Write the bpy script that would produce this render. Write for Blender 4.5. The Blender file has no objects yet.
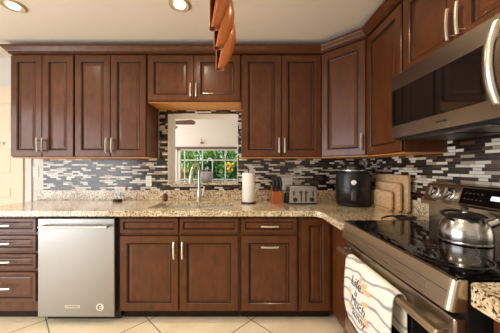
import bpy, bmesh, math, random
from mathutils import Vector, Matrix
random.seed(7)
PI = math.pi
S = bpy.context.scene
C = S.collection

# ------------------------------------------------------------------ camera, world, lights, exposure
cam_d = bpy.data.cameras.new('camera'); cam = bpy.data.objects.new('camera', cam_d); C.objects.link(cam)
cam.location = (0, 0, 1.26); cam.rotation_euler = (PI/2, 0, 0)
cam_d.sensor_width = 36; cam_d.lens = 235*36/500
cam_d.shift_x = 0.012; cam_d.shift_y = 0.002
cam_d.clip_start = 0.02
S.camera = cam

w = bpy.data.worlds.new('sky'); S.world = w; w.use_nodes = True
nt = w.node_tree
sky = nt.nodes.new('ShaderNodeTexSky')
sky.sky_type = 'NISHITA'; sky.sun_disc = False; sky.sun_elevation = math.radians(50); sky.sun_rotation = math.radians(150)
nt.links.new(sky.outputs[0], nt.nodes['Background'].inputs[0])
nt.nodes['Background'].inputs[1].default_value = 0.22

def lamp(name, kind, loc, target, energy, color, size=None, size_y=None, spot=None, blend=0.6):
    d = bpy.data.lights.new(name, kind); d.energy = energy; d.color = color
    if kind == 'AREA':
        d.shape = 'RECTANGLE'; d.size = size; d.size_y = size_y or size
    elif size: d.shadow_soft_size = size
    if kind == 'SPOT': d.spot_size = spot; d.spot_blend = blend
    o = bpy.data.objects.new(name, d); C.objects.link(o); o.location = loc
    v = Vector(target)-Vector(loc)
    o.rotation_euler = v.to_track_quat('-Z', 'Y').to_euler()
    return o
# daylight from the patio doors on the left behind the camera, plus added fill lamps
lamp('patio_daylight', 'AREA', (-3.25, -0.25, 1.12), (0, -0.25, 1.12), 98, (0.86, 0.93, 1.0), 3.3, 2.0)
lamp('rear_fill', 'AREA', (0.0, -1.75, 1.7), (0.0, 2.0, 1.2), 4, (1.0, 0.92, 0.82), 2.2, 1.2)  # weak fill added behind the camera, no real source there
lamp('sunroom_fill', 'AREA', (-2.9, 4.0, 1.7), (0, 4.4, 1.6), 46, (1.0, 0.96, 0.93), 1.8, 1.6)  # added fill to brighten the sunroom; no window on that side
lamp('sun', 'SUN', (0, 0, 9), (1.0, 4.0, 0), 4.2, (1.0, 0.95, 0.85), 0.02)
bpy.data.lights['sun'].angle = 0.01
CANS = [(-1.68, 1.71), (-0.465, 1.70), (-0.465, 0.35), (0.45, 0.95), (-1.68, 0.35)]
WARM = (1.0, 0.80, 0.57)
for (cx, cy), pw in zip(CANS, (26, 46, 54, 34, 26)):
    lamp('can_lamp', 'SPOT', (cx, cy, 2.425), (cx, cy, 0), pw, WARM, 0.05, spot=math.radians(150), blend=0.9)

S.view_settings.view_transform = 'Standard'; S.view_settings.look = 'None'
S.view_settings.exposure = 0.12; S.view_settings.gamma = 1.0; S.view_settings.use_curve_mapping = False

# ------------------------------------------------------------------ materials
def lin(r, g, b):
    f = lambda c: (c/255/12.92) if c/255 <= .04045 else ((c/255+.055)/1.055)**2.4
    return (f(r), f(g), f(b), 1)
def mat(name, col, rough=.5, metal=0, coat=0, emit=None, estr=0, spec=None, trans=0):
    m = bpy.data.materials.new(name); m.use_nodes = True
    b = m.node_tree.nodes['Principled BSDF']
    b.inputs['Base Color'].default_value = col
    b.inputs['Roughness'].default_value = rough
    b.inputs['Metallic'].default_value = metal
    b.inputs['Coat Weight'].default_value = coat
    b.inputs['Coat Roughness'].default_value = .15
    if spec is not None: b.inputs['Specular IOR Level'].default_value = spec
    if trans: b.inputs['Transmission Weight'].default_value = trans
    if emit: b.inputs['Emission Color'].default_value = emit; b.inputs['Emission Strength'].default_value = estr
    return m
def N(m, t, **kw):
    n = m.node_tree.nodes.new(t)
    for k, v in kw.items(): setattr(n, k, v)
    return n
def L(m, a, b): m.node_tree.links.new(a, b)
def BS(m): return m.node_tree.nodes['Principled BSDF']
def ramp(m, stops, interp='LINEAR'):
    r = N(m, 'ShaderNodeValToRGB'); e = r.color_ramp; e.interpolation = interp
    while len(e.elements) < len(stops): e.elements.new(.5)
    for el, (p, c) in zip(e.elements, stops): el.position = p; el.color = c
    return r
def coords(m, scale=(1,1,1), rot=(0,0,0)):
    tc = N(m, 'ShaderNodeTexCoord'); mp = N(m, 'ShaderNodeMapping')
    mp.inputs['Scale'].default_value = scale; mp.inputs['Rotation'].default_value = rot
    L(m, tc.outputs['Object'], mp.inputs[0]); return mp.outputs[0]
def noise(m, vec, scale, detail=4, rough=.6):
    n = N(m, 'ShaderNodeTexNoise'); n.inputs['Scale'].default_value = scale
    n.inputs['Detail'].default_value = detail; n.inputs['Roughness'].default_value = rough
    L(m, vec, n.inputs['Vector']); return n.outputs['Fac']
def wood(name, c0, c1, scale=(9, 9, 1.2), rough=.32, coat=.35, sc=4):
    m = mat(name, c0, rough, coat=coat)
    f = noise(m, coords(m, scale), sc, 6, .65)
    r = ramp(m, [(.3, c0), (.7, c1)]); L(m, f, r.inputs[0]); L(m, r.outputs[0], BS(m).inputs['Base Color'])
    return m
M = {}
M['cherry'] = wood('cherry_stain', lin(78, 42, 19), lin(101, 57, 28), (5, 5, 2), rough=.32, coat=.2)
BS(M['cherry']).inputs['Specular IOR Level'].default_value = .32
M['glaze_shade'] = mat('dark_glaze_shade', lin(40, 21, 12), .5, spec=.25)  # colour of the glazed grooves, also used as painted shade in door gaps
M['maple'] = wood('maple_underside', lin(208, 138, 62), lin(222, 152, 74), rough=.5, coat=0)
M['board'] = wood('board_wood', lin(184, 146, 104), lin(222, 190, 150), (30, 6, 14), .5, 0)
M['boarddark'] = mat('board_dark_strip', lin(150, 112, 76), .5)
M['block'] = wood('block_wood', lin(150, 72, 26), lin(168, 84, 34), rough=.4, coat=.2)
M['carved'] = wood('carved_wood', lin(152, 78, 26), lin(184, 102, 38), (6, 6, 1.5), .3, .3)
M['carved_in'] = mat('dark_inside', lin(104, 42, 20), .4)  # inner face of each strip is a darker red-brown
M['carved_rim'] = mat('cut_edge', lin(160, 92, 46), .5)
M['sinksteel'] = mat('sink_steel', lin(222, 222, 222), .32, 1)
M['steel'] = mat('brushed_steel', lin(196, 192, 186), .27, 1)
def brushed(name, col, rough, scale):
    m = mat(name, col, rough, 1)
    f = noise(m, coords(m, scale), 6, 3, .5)
    r = ramp(m, [(.35, (rough*.92,)*3+(1,)), (.65, (rough*1.08,)*3+(1,))]); L(m, f, r.inputs[0])
    L(m, r.outputs[0], BS(m).inputs['Roughness'])
    return m
M['steel_x'] = brushed('brushed_steel_wide', lin(158, 156, 154), .34, (.5, 6, 9))
M['steel_y'] = mat('brushed_steel_deep', lin(178, 166, 150), .27, 1)
M['steel_rail'] = mat('satin_rail_steel', lin(196, 178, 152), .34, 1)
M['chrome'] = mat('polished_chrome', lin(210, 208, 205), .10, 1)
M['kettle'] = mat('kettle_steel', lin(200, 198, 196), .20, 1)
M['nickel'] = mat('satin_nickel', lin(222, 214, 202), .28, 1)
M['black_glass'] = mat('black_glass', (.003, .003, .003, 1), .04, spec=.2)
M['oven_glass'] = mat('oven_glass', (.006, .005, .004, 1), .05, spec=1.0)
M['burner'] = mat('burner_ring', lin(70, 68, 66), .2)
M['black'] = mat('black_plastic', (.008, .008, .009, 1), .35)
M['black_matt'] = mat('black_matt', (.006, .006, .006, 1), .6)
M['darkgrey'] = mat('dark_grey_metal', lin(70, 68, 66), .35, .7)
M['white'] = mat('white_plastic', lin(236, 234, 230), .4)
M['paper'] = mat('white_paper', lin(238, 234, 228), .9)
M['wallrear'] = mat('darkened_rear_wall', lin(120, 108, 94), .9)  # unseen rear wall, darkened to keep its reflection off the doors
M['wall'] = mat('wall_paint', lin(232, 230, 226), .8)
M['cream'] = mat('cream_paint', lin(244, 236, 226), .6)
M['doorpaint'] = mat('door_paint', lin(243, 226, 202), .5)
M['ceil'] = mat('ceiling_paint', lin(236, 224, 208), .9)
M['emit'] = mat('lamp_glow', (1, 1, 1, 1), .5, emit=(1, .93, .78, 1), estr=14)
M['disp'] = mat('display_glow', (.1, .1, .1, 1), .3, emit=(.85, .93, 1, 1), estr=1.0)
M['ink'] = mat('navy_ink', lin(40, 52, 82), .9)
M['peach'] = mat('peach_ink', lin(232, 180, 138), .9)
M['fan'] = wood('fan_wood', lin(88, 38, 28), lin(108, 48, 34))
M['tanmetal'] = mat('tan_trim_metal', lin(190, 166, 134), .4, .3)
M['brass'] = mat('aged_brass', lin(170, 130, 70), .35, 1)
M['greyceramic'] = mat('grey_ceramic', lin(150, 148, 156), .35)
M['amber'] = mat('amber_plastic', lin(96, 60, 34), .25)
M['darkgreen'] = mat('dark_green_glass', lin(22, 34, 28), .15)
M['trimbrown'] = mat('brown_trim', lin(120, 92, 74), .6)
M['yellow'] = mat('yellow_petals', lin(245, 190, 30), .7)
M['pink'] = mat('coral_petals', lin(214, 110, 80), .7)
M['bark'] = mat('bark', lin(90, 72, 54), .9)
for i, c in enumerate([(112, 158, 62), (74, 120, 54), (150, 184, 92), (96, 138, 76)]):
    M['leaf%d' % i] = mat('leaf_green_%s' % 'abcd'[i], lin(*c), .6)
M['lawn'] = mat('lawn', lin(96, 124, 60), .9)
M['glass'] = mat('window_glass', (1, 1, 1, 1), 0, trans=1)
BS(M['glass']).inputs['IOR'].default_value = 1.01

# mosaic of thin glass and stone strips
m = mat('mosaic_tile', (1, 1, 1, 1), .26, spec=.45, coat=.7)
BS(m).inputs['Coat Roughness'].default_value = .16; BS(m).inputs['Coat IOR'].default_value = 1.5; M['tile'] = m
tc = N(m, 'ShaderNodeTexCoord'); sp = N(m, 'ShaderNodeSeparateXYZ'); L(m, tc.outputs['Object'], sp.inputs[0])
ad = N(m, 'ShaderNodeMath'); L(m, sp.outputs[0], ad.inputs[0]); L(m, sp.outputs[1], ad.inputs[1])
cb = N(m, 'ShaderNodeCombineXYZ'); L(m, ad.outputs[0], cb.inputs[0]); L(m, sp.outputs[2], cb.inputs[1])
br = N(m, 'ShaderNodeTexBrick'); L(m, cb.outputs[0], br.inputs['Vector'])
br.inputs['Color1'].default_value = (0, 0, 0, 1); br.inputs['Color2'].default_value = (1, 1, 1, 1)
br.inputs['Mortar'].default_value = (.5, .5, .5, 1)
br.inputs['Scale'].default_value = 1; br.inputs['Mortar Size'].default_value = .0012
br.inputs['Brick Width'].default_value = .088; br.inputs['Row Height'].default_value = .0188
br.offset = .37; br.squash = .6; br.squash_frequency = 3
pal = [(0, lin(30, 21, 16)), (.20, lin(212, 204, 188)), (.36, lin(86, 62, 44)), (.45, lin(18, 13, 11)), (.57, lin(176, 160, 136)),
       (.66, lin(66, 44, 31)), (.73, lin(232, 226, 214)), (.86, lin(34, 24, 18))]
r = ramp(m, pal, 'CONSTANT'); L(m, br.outputs['Color'], r.inputs[0])
mx = N(m, 'ShaderNodeMixRGB'); L(m, br.outputs['Fac'], mx.inputs[0]); L(m, r.outputs[0], mx.inputs[1]); mx.inputs[2].default_value = lin(70, 58, 48)
L(m, mx.outputs[0], BS(m).inputs['Base Color'])
bp = N(m, 'ShaderNodeBump'); bp.inputs['Strength'].default_value = .5; bp.inputs['Distance'].default_value = .002
inv = N(m, 'ShaderNodeMath', operation='SUBTRACT'); inv.inputs[0].default_value = 1; L(m, br.outputs['Fac'], inv.inputs[1])
L(m, inv.outputs[0], bp.inputs['Height']); L(m, bp.outputs[0], BS(m).inputs['Normal'])

# granite
m = mat('granite', (1, 1, 1, 1), .2, coat=.8)
BS(m).inputs['Coat IOR'].default_value = 1.55; M['granite'] = m
v = coords(m)
f1 = noise(m, v, 48, 5, .75); r1 = ramp(m, [(.32, lin(44, 32, 24)), (.39, lin(146, 114, 78)), (.45, lin(222, 202, 166)), (.60, lin(242, 232, 210)), (.70, lin(160, 140, 114))])
L(m, f1, r1.inputs[0])
f2 = noise(m, v, 110, 3, .6); r2 = ramp(m, [(.40, (0, 0, 0, 1)), (.46, (1, 1, 1, 1))]); L(m, f2, r2.inputs[0])
mx = N(m, 'ShaderNodeMixRGB'); L(m, r2.outputs[0], mx.inputs[0]); mx.inputs[1].default_value = lin(48, 36, 28); L(m, r1.outputs[0], mx.inputs[2])
f3 = noise(m, v, 4, 3, .6); r3 = ramp(m, [(.4, (.82, .74, .64, 1)), (.6, (1, 1, 1, 1))]); L(m, f3, r3.inputs[0])
m2 = N(m, 'ShaderNodeMixRGB', blend_type='MULTIPLY'); m2.inputs[0].default_value = 1; L(m, mx.outputs[0], m2.inputs[1]); L(m, r3.outputs[0], m2.inputs[2])
L(m, m2.outputs[0], BS(m).inputs['Base Color'])

# floor tile laid on the diagonal
m = mat('floor_tile', (1, 1, 1, 1), .28); M['floor'] = m
v = coords(m, rot=(0, 0, PI/4)); v.node.inputs['Location'].default_value = (.13, -.217, 0)
br = N(m, 'ShaderNodeTexBrick'); L(m, v, br.inputs['Vector']); br.offset = 0; br.squash = 1
br.inputs['Scale'].default_value = 1; br.inputs['Mortar Size'].default_value = .004
br.inputs['Brick Width'].default_value = .60; br.inputs['Row Height'].default_value = .60
br.inputs['Mortar'].default_value = lin(120, 100, 78)
f = noise(m, v, 6, 5, .6); r = ramp(m, [(.3, lin(232, 212, 178)), (.7, lin(246, 232, 204))]); L(m, f, r.inputs[0])
L(m, r.outputs[0], br.inputs['Color1']); L(m, r.outputs[0], br.inputs['Color2'])
L(m, br.outputs['Color'], BS(m).inputs['Base Color'])

# striped towel cloth
m = mat('towel_cloth', lin(222, 214, 200), .95); M['towel'] = m
v = coords(m, rot=(math.radians(8), 0, 0))
wv = N(m, 'ShaderNodeTexWave', wave_type='BANDS', bands_direction='Z'); L(m, v, wv.inputs['Vector'])
wv.inputs['Scale'].default_value = 5.5; wv.inputs['Distortion'].default_value = 3.4; wv.inputs['Detail'].default_value = 1
wv.inputs['Detail Scale'].default_value = 1.5
r = ramp(m, [(.0, lin(228, 224, 216)), (.84, lin(226, 221, 212)), (.95, lin(160, 160, 164)), (1, lin(150, 150, 156))]); L(m, wv.outputs['Fac'], r.inputs[0])
L(m, r.outputs[0], BS(m).inputs['Base Color'])

# ------------------------------------------------------------------ mesh helpers
def box(bm, x0, x1, y0, y1, z0, z1, mi=0):
    vs = [bm.verts.new((x, y, z)) for x in (x0, x1) for y in (y0, y1) for z in (z0, z1)]
    for q in ((0, 1, 3, 2), (4, 6, 7, 5), (0, 4, 5, 1), (2, 3, 7, 6), (0, 2, 6, 4), (1, 5, 7, 3)):
        f = bm.faces.new([vs[i] for i in q]); f.material_index = mi
    return vs
def B(*b, mi=0):
    bm = bmesh.new()
    for q in b: box(bm, *q)
    return bm
def prism(bm, poly, z0, z1):
    a = [bm.verts.new((x, y, z0)) for x, y in poly]; b = [bm.verts.new((x, y, z1)) for x, y in poly]
    n = len(poly)
    bm.faces.new(a[::-1]); bm.faces.new(b)
    for i in range(n): bm.faces.new((a[i], a[(i+1) % n], b[(i+1) % n], b[i]))
def prism_x(bm, poly, x0, x1):            # poly in (y, z)
    a = [bm.verts.new((x0, y, z)) for y, z in poly]; b = [bm.verts.new((x1, y, z)) for y, z in poly]
    n = len(poly); bm.faces.new(a); bm.faces.new(b[::-1])
    for i in range(n): bm.faces.new((a[i], b[i], b[(i+1) % n], a[(i+1) % n]))
def prism_y(bm, poly, y0, y1):            # poly in (x, z)
    a = [bm.verts.new((x, y0, z)) for x, z in poly]; b = [bm.verts.new((x, y1, z)) for x, z in poly]
    n = len(poly); bm.faces.new(a); bm.faces.new(b[::-1])
    for i in range(n): bm.faces.new((a[i], b[i], b[(i+1) % n], a[(i+1) % n]))
def tube(bm, pts, rad, seg=10, flat=(1, 1), caps=True):
    pts = [Vector(p) for p in pts]; rings = []
    rads = rad if isinstance(rad, (list, tuple)) else [rad]*len(pts)
    up = None
    for i, p in enumerate(pts):
        t = (pts[min(i+1, len(pts)-1)]-pts[max(i-1, 0)]).normalized()
        if up is None:
            ref = Vector((0, 0, 1)) if abs(t.z) < .9 else Vector((1, 0, 0))
            up = (ref - t*ref.dot(t)).normalized()
        else: up = (up - t*up.dot(t)).normalized()
        sd = t.cross(up)
        rings.append([bm.verts.new(p + (up*math.cos(a)*flat[0] + sd*math.sin(a)*flat[1])*rads[i]) for a in [2*PI*k/seg for k in range(seg)]])
    for a, b in zip(rings, rings[1:]):
        for k in range(seg): bm.faces.new((a[k], a[(k+1) % seg], b[(k+1) % seg], b[k]))
    if caps: bm.faces.new(rings[0][::-1]); bm.faces.new(rings[-1])
def lathe(bm, prof, c=(0, 0, 0), seg=32, axis='z', sx=1, sy=1, closed=False):
    rings = []
    for r, h in prof:
        ring = []
        for k in range(seg):
            a = 2*PI*k/seg; u, v = max(r, 1e-5)*math.cos(a)*sx, max(r, 1e-5)*math.sin(a)*sy
            q = (u, v, h) if axis == 'z' else ((h, u, v) if axis == 'x' else (u, -h, v))
            ring.append(bm.verts.new((c[0]+q[0], c[1]+q[1], c[2]+q[2])))
        rings.append(ring)
    for a, b in zip(rings, rings[1:]):
        for k in range(seg): bm.faces.new((a[k], a[(k+1) % seg], b[(k+1) % seg], b[k]))
    if closed:
        for k in range(seg): bm.faces.new((rings[-1][k], rings[-1][(k+1) % seg], rings[0][(k+1) % seg], rings[0][k]))
    else: bm.faces.new(rings[0][::-1]); bm.faces.new(rings[-1])
def panel(bm, x0, x1, z0, z1, loops, glaze_shade=()):
    """front-facing (-y) stepped panel; loops = (inset, out) pairs"""
    rs = []
    for ins, out in loops:
        rs.append([bm.verts.new(p) for p in ((x0+ins, -out, z0+ins), (x1-ins, -out, z0+ins), (x1-ins, -out, z1-ins), (x0+ins, -out, z1-ins))])
    for i, (a, b) in enumerate(zip(rs, rs[1:])):
        for k in range(4):
            f = bm.faces.new((a[k], a[(k+1) % 4], b[(k+1) % 4], b[k])); f.material_index = 1 if i in glaze_shade else 0
    bm.faces.new(rs[-1]); bm.faces.new(rs[0][::-1])

MW = {}
GROUPS = {'wall_cabinet': 'wall cabinets', 'base_cabinet': 'base cabinets', 'sink_base_cabinet': 'base cabinets', 'outlet_plate': 'white outlet plates',
          'garden_shrub': 'shrubs outside the window', 'ceiling_light': 'recessed ceiling lights', 'granite_countertop': 'granite countertops'}
def part(name, bm, m, parent=None, smooth=False, bevel=0, world=False, seg=2, solid=0):
    if world and parent is not None:
        bmesh.ops.transform(bm, matrix=MW[parent.name].inverted(), verts=bm.verts)
    bmesh.ops.recalc_face_normals(bm, faces=bm.faces)
    me = bpy.data.meshes.new(name); bm.to_mesh(me); bm.free()
    for mm in (m if isinstance(m, (list, tuple)) else [m]): me.materials.append(mm)
    o = bpy.data.objects.new(name, me); C.objects.link(o)
    if smooth:
        for p in me.polygons: p.use_smooth = True
        try: me.set_sharp_from_angle(angle=math.radians(40))
        except Exception: pass
    if solid:
        s = o.modifiers.new('solid', 'SOLIDIFY'); s.thickness = solid; s.offset = 0
    if bevel:
        b = o.modifiers.new('bevel', 'BEVEL'); b.width = bevel; b.segments = seg; b.limit_method = 'ANGLE'; b.angle_limit = math.radians(40)
    if parent is not None:
        o.parent = parent; MW[o.name] = MW[parent.name]
    else: MW[o.name] = Matrix.Identity(4)
    return o
def thing(name, label, cat, loc=(0, 0, 0), rz=0, group=None):
    o = bpy.data.objects.new(name, None); C.objects.link(o); o.empty_display_size = .05
    o.location = loc; o.rotation_euler = (0, 0, rz); o['label'] = label; o['category'] = cat
    group = group or GROUPS.get(name)
    if group: o['group'] = group
    MW[o.name] = Matrix.Translation(loc) @ Matrix.Rotation(rz, 4, 'Z')
    return o
def tag(o, label, cat, group=None):
    o['label'] = label; o['category'] = cat
    if group: o['group'] = group
    return o
def struct(name, bm, m, **k):
    o = part(name, bm, m, **k)
    if o.parent is None: o['kind'] = 'structure'
    return o

# ------------------------------------------------------------------ room shell
WB, XR = 2.525, 1.30       # back wall, right wall
CEIL = 2.44
OX0, OX1, OZ0, OZ1 = -.817, -.065, 1.085, 1.835      # pass-through opening
struct('floor', B((-3.3, XR+.1, -2.0, WB, -.06, 0)), M['floor'])
struct('ceiling', B((-3.3, XR+.1, -2.0, WB+.25, CEIL, CEIL+.06)), M['ceil'])
wall_back = struct('wall_back', B((-3.3, OX0, WB, WB+.25, 0, CEIL), (OX1, XR+.1, WB, WB+.25, 0, CEIL),
                      (OX0, OX1, WB, WB+.25, 0, OZ0), (OX0, OX1, WB, WB+.25, OZ1, CEIL)), M['wall'])
wall_right = struct('wall_right', B((XR, XR+.1, -2.0, WB, 0, CEIL)), M['wall'])
struct('wall_left', B((-3.4, -3.3, -2.0, WB+.25, 0, CEIL)), M['wall'])
struct('wall_front', B((-3.4, XR+.1, -2.1, -2.0, 0, CEIL)), M['wallrear'])
# cream lining of the pass-through
t_ = .006
part('opening_lining', B((OX0, OX0+t_, WB-.004, WB+.254, OZ0, OZ1), (OX1-t_, OX1, WB-.004, WB+.254, OZ0, OZ1),
      (OX0, OX1, WB-.004, WB+.254, OZ1-t_, OZ1)), M['cream'], wall_back)
part('sill', B((OX0-.0, OX1, WB-.03, WB+.28, OZ0-.012, OZ0+.012)), M['granite'], wall_back, bevel=.004)
# mosaic backsplash
TY = WB-.008
part('tile_backsplash', B((-2.15, -.908, TY, WB, .915, 1.36), (-.908, OX0, TY, WB, .915, 1.875), (OX0, OX1, TY, WB, .915, OZ0-.012),
      (OX0, OX1, TY, WB, OZ1, 1.875), (OX1, -.028, TY, WB, .915, 1.875), (-.028, XR, TY, WB, .915, 1.36)), M['tile'], wall_back)
part('tile_backsplash', B((XR-.008, XR, -.3, 1.50, .915, 1.50), (XR-.008, XR, 1.50, TY, .915, 1.36)), M['tile'], wall_right)

# door in the back wall on the far left
d1 = struct('door_1', B((-3.12, -2.345, WB-.035, WB-.001, 0.004, 2.13)), M['doorpaint'])
def rp(x0, x1, z0, z1, y):
    bm = bmesh.new(); panel(bm, x0, x1, z0, z1, [(0, 0), (.01, -.008), (.02, -.008), (.045, .006)])
    bmesh.ops.translate(bm, vec=(0, y, 0), verts=bm.verts); return bm
for z0, z1 in ((.15, .82), (1.16, 1.50), (1.60, 1.98), (.90, 1.09)):
    for x0, x1 in ((-3.04, -2.78), (-2.70, -2.43)):
        part('door_panel', rp(x0, x1, z0, z1, WB-.0352), M['doorpaint'], d1)
bm = bmesh.new(); lathe(bm, [(.012, 0), (.012, .008), (.016, .012), (.014, .02), (.006, .024)], (-2.55, WB-.035, 1.515), 16, 'y')
part('robe_hook', bm, M['nickel'], d1, smooth=True)
struct('trim_1', B((-2.345, -2.27, WB-.018, WB-.0005, 0, 2.20), (-3.2, -2.345, WB-.018, WB-.0005, 2.135, 2.20)), M['wall'], bevel=.004)

# sunroom beyond the opening
FY = 5.6
WX0, WX1, WZ0, WZ1 = -1.60, .30, .90, 1.70
struct('floor_sunroom', B((-3.3, 2.0, WB+.25, FY+.15, -.06, 0)), M['floor'])
struct('ceiling_sunroom', B((-3.3, 2.0, WB+.25, FY+.15, 2.42, 2.48)), M['wall'])
struct('wall_sunroom_back', B((-3.3, WX0, FY, FY+.15, 0, 2.42), (WX1, 2.0, FY, FY+.15, 0, 2.42), (WX0, WX1, FY, FY+.15, 0, WZ0), (WX0, WX1, FY, FY+.15, WZ1, 2.42)), M['cream'])
struct('wall_sunroom_left', B((-3.4, -3.3, WB+.25, FY+.15, 0, 2.42)), M['wall'])
struct('wall_sunroom_right', B((2.0, 2.1, WB+.25, FY+.15, 0, 2.42)), M['wall'])
win = struct('window_1', B((WX0, WX1, FY+.03, FY+.09, WZ0, WZ0+.04), (WX0, WX1, FY+.03, FY+.09, WZ1-.03, WZ1), (WX0, WX0+.07, FY+.03, FY+.09, WZ0, WZ1), (WX1-.04, WX1, FY+.03, FY+.09, WZ0, WZ1)), M['white'])
mb = [(WX0, WX1, FY+.045, FY+.075, 1.425, 1.45), (WX0, WX1, FY+.045, FY+.075, .965, .985)]
for x in (-1.43, -1.0, -.45, -.06): mb.append((x-.011, x+.011, FY+.045, FY+.075, WZ0, WZ1))
part('muntin', B(*mb), M['white'], win)
part('window_pane', B((WX0+.02, WX1-.02, FY+.058, FY+.062, WZ0+.02, WZ1-.02)), M['glass'], win)
part('window_sill', B((WX0-.05, WX1+.05, FY-.05, FY+.03, WZ0-.03, WZ0)), M['white'], win)
part('window_header', B((WX0-.06, WX1+.06, FY-.03, FY, WZ1-.005, WZ1+.05)), M['trimbrown'], win)
struct('ground', B((-14, 14, FY+.15, 22, -.2, -.05)), M['lawn'])

# ------------------------------------------------------------------ cabinets
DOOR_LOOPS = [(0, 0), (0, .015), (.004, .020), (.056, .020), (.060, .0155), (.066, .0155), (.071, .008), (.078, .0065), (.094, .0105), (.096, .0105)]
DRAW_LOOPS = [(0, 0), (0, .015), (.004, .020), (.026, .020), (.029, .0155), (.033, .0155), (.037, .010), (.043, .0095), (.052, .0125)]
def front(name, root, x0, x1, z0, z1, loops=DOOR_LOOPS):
    bm = bmesh.new(); panel(bm, x0, x1, z0, z1, loops, glaze_shade=(0, 4, 5))  # first index darkens the door sides as painted gap shade
    return part(name, bm, [M['cherry'], M['glaze_shade']], root)
def pull(parent, x, z, length, vertical=True, name='handle'):
    bm = bmesh.new(); h = length/2; n = 9; pts = []
    for i in range(n):
        s = -1+2*i/(n-1); out = .020+.026+.006*(1-s*s)
        pts.append((x, -out, z+s*h) if vertical else (x+s*h, -out, z))
    tube(bm, pts, .0078, 8)
    for s in (-.72, .72):
        q = (x, 0, z+s*h) if vertical else (x+s*h, 0, z)
        tube(bm, [(q[0], -.0195, q[2]), (q[0], -.046, q[2])], .0048, 8)
    return part(name, bm, M['nickel'], parent, smooth=True)
UZ0, UZ1 = 1.352, 2.326
def upper(label, x0, x1, z0=UZ0, ndoors=2, rz=0, org=None, W=None, hz=None, plain_handle=True, D=.301, group=None, hl=.135):
    W = W or (x1-x0)
    root = thing('wall_cabinet', label, 'cabinet', org or (x0, 2.22, z0), rz)
    H = UZ1-z0
    part('cabinet_body', B((.0008, W-.0008, 0, D, .006, H)), M['cherry'], root, bevel=.002)
    part('underside_panel', B((.002, W-.002, .002, D-.002, 0, .006)), M['maple'], root)
    g = .006; dw = (W-2*g-.004*(ndoors-1))/ndoors
    for i in range(ndoors):
        a = g+i*(dw+.004)
        d = front('door', root, a, a+dw, .012, H-.015)
        if plain_handle:
            hx = a+dw-.024 if (i == 0 and ndoors == 2) or ndoors == 1 else a+.024
            pull(d, hx, .012+.035+hl/2, hl)
    return root
upper('brown cherry two-door wall cabinet at the far left end, next to the white door', -2.192, -1.594)
upper('brown cherry two-door wall cabinet above the dishwasher and outlet, left of the window opening', -1.590, -.914)
upper('short two-door brown wall cabinet over the window opening above the sink', -.910, -.030, z0=1.873, hl=.12)
upper('dark brown two-door wall cabinet above the paper towel, knives and toaster', -.026, .728)
# diagonal corner cabinet
root = thing('wall_cabinet', 'angled corner wall cabinet with a single door above the black air fryer', 'cabinet', (.73, 2.22, UZ0), -PI/4)
bm = bmesh.new(); prism(bm, [(.731, 2.522), (.731, 2.22), (1.02, 1.931), (1.298, 1.931), (1.298, 2.522)], UZ0+.006, UZ1)
part('cabinet_body', bm, M['cherry'], root, world=True, bevel=.002)
bm = bmesh.new(); prism(bm, [(.733, 2.520), (.733, 2.222), (1.022, 1.933), (1.296, 1.933), (1.296, 2.520)], UZ0, UZ0+.006)
part('underside_panel', bm, M['maple'], root, world=True)
dl = .41
d = front('door', root, .012, dl-.014, .012, UZ1-UZ0-.015); pull(d, dl-.04, .012+.04+.0675, .135)
upper('narrow single-door wall cabinet between the corner cabinet and the microwave', 0, 0, ndoors=1, rz=-PI/2, org=(1.02, 1.928, UZ0), W=.436, D=.278, plain_handle=False)
upper('two-door wall cabinet directly above the stainless microwave', 0, 0, z0=1.822, rz=-PI/2, org=(1.02, 1.488, 1.822), W=.775, D=.278, hl=.15)

# crown moulding swept round all the wall cabinets
prof = [(-.06, 2.327), (.010, 2.327), (.010, 2.338), (.020, 2.342), (.026, 2.352), (.042, 2.370), (.044, 2.376), (.052, 2.376), (.052, 2.389), (-.06, 2.389)]
path = [(-2.192, 2.523), (-2.192, 2.2), (.722, 2.2), (1.0, 1.922), (1.0, .70)]
bm = bmesh.new(); P = [Vector(p) for p in path]; rings = []
for i, p in enumerate(P):
    nrm = []
    if i > 0: t = (P[i]-P[i-1]).normalized(); nrm.append(Vector((t.y, -t.x)))
    if i < len(P)-1: t = (P[i+1]-P[i]).normalized(); nrm.append(Vector((t.y, -t.x)))
    if len(nrm) == 2:
        n = (nrm[0]+nrm[1]).normalized(); k = 1/n.dot(nrm[0])
    else: n = nrm[0]; k = 1
    n = -n if i < 0 else n
    rings.append([bm.verts.new((p.x+n.x*o*k, p.y+n.y*o*k, z)) for o, z in prof])
for a, b in zip(rings, rings[1:]):
    for j in range(len(prof)): bm.faces.new((a[j], b[j], b[(j+1) % len(prof)], a[(j+1) % len(prof)]))
bm.faces.new(rings[0]); bm.faces.new(rings[-1][::-1])
crown = part('crown_molding', bm, M['cherry'])
tag(crown, 'dark cherry crown molding running along the tops of the wall cabinets', 'molding')

# base cabinets
BY = 1.915
BH = .870
def base(name, label, x0, x1, fronts, rz=0, org=None, W=None, D=.595, kick=.07, hollow=False):
    W = W or x1-x0
    root = thing(name, label, 'cabinet', org or (x0, BY, 0), rz)
    if hollow: part('cabinet_body', B((.0008, W-.0008, 0, .02, .09, BH), (.0008, .02, .02, D, .09, BH), (W-.02, W-.0008, .02, D, .09, BH), (.02, W-.02, .02, D, .09, .11), (.02, W-.02, D-.01, D, .11, BH)), M['cherry'], root)
    else: part('cabinet_body', B((.0008, W-.0008, 0, D, .09, BH)), M['cherry'], root, bevel=.002)
    part('toe_kick', B((.0008, W-.0008, kick, D-.01, 0, .09)), M['glaze_shade'], root)
    for kind, a, b, z0, z1, hx, hz, vert, hl in fronts:
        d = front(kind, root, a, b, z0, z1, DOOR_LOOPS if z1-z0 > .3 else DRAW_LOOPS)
        if hl: pull(d, hx, hz, hl, vert)
    return root
w1 = .52
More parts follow.
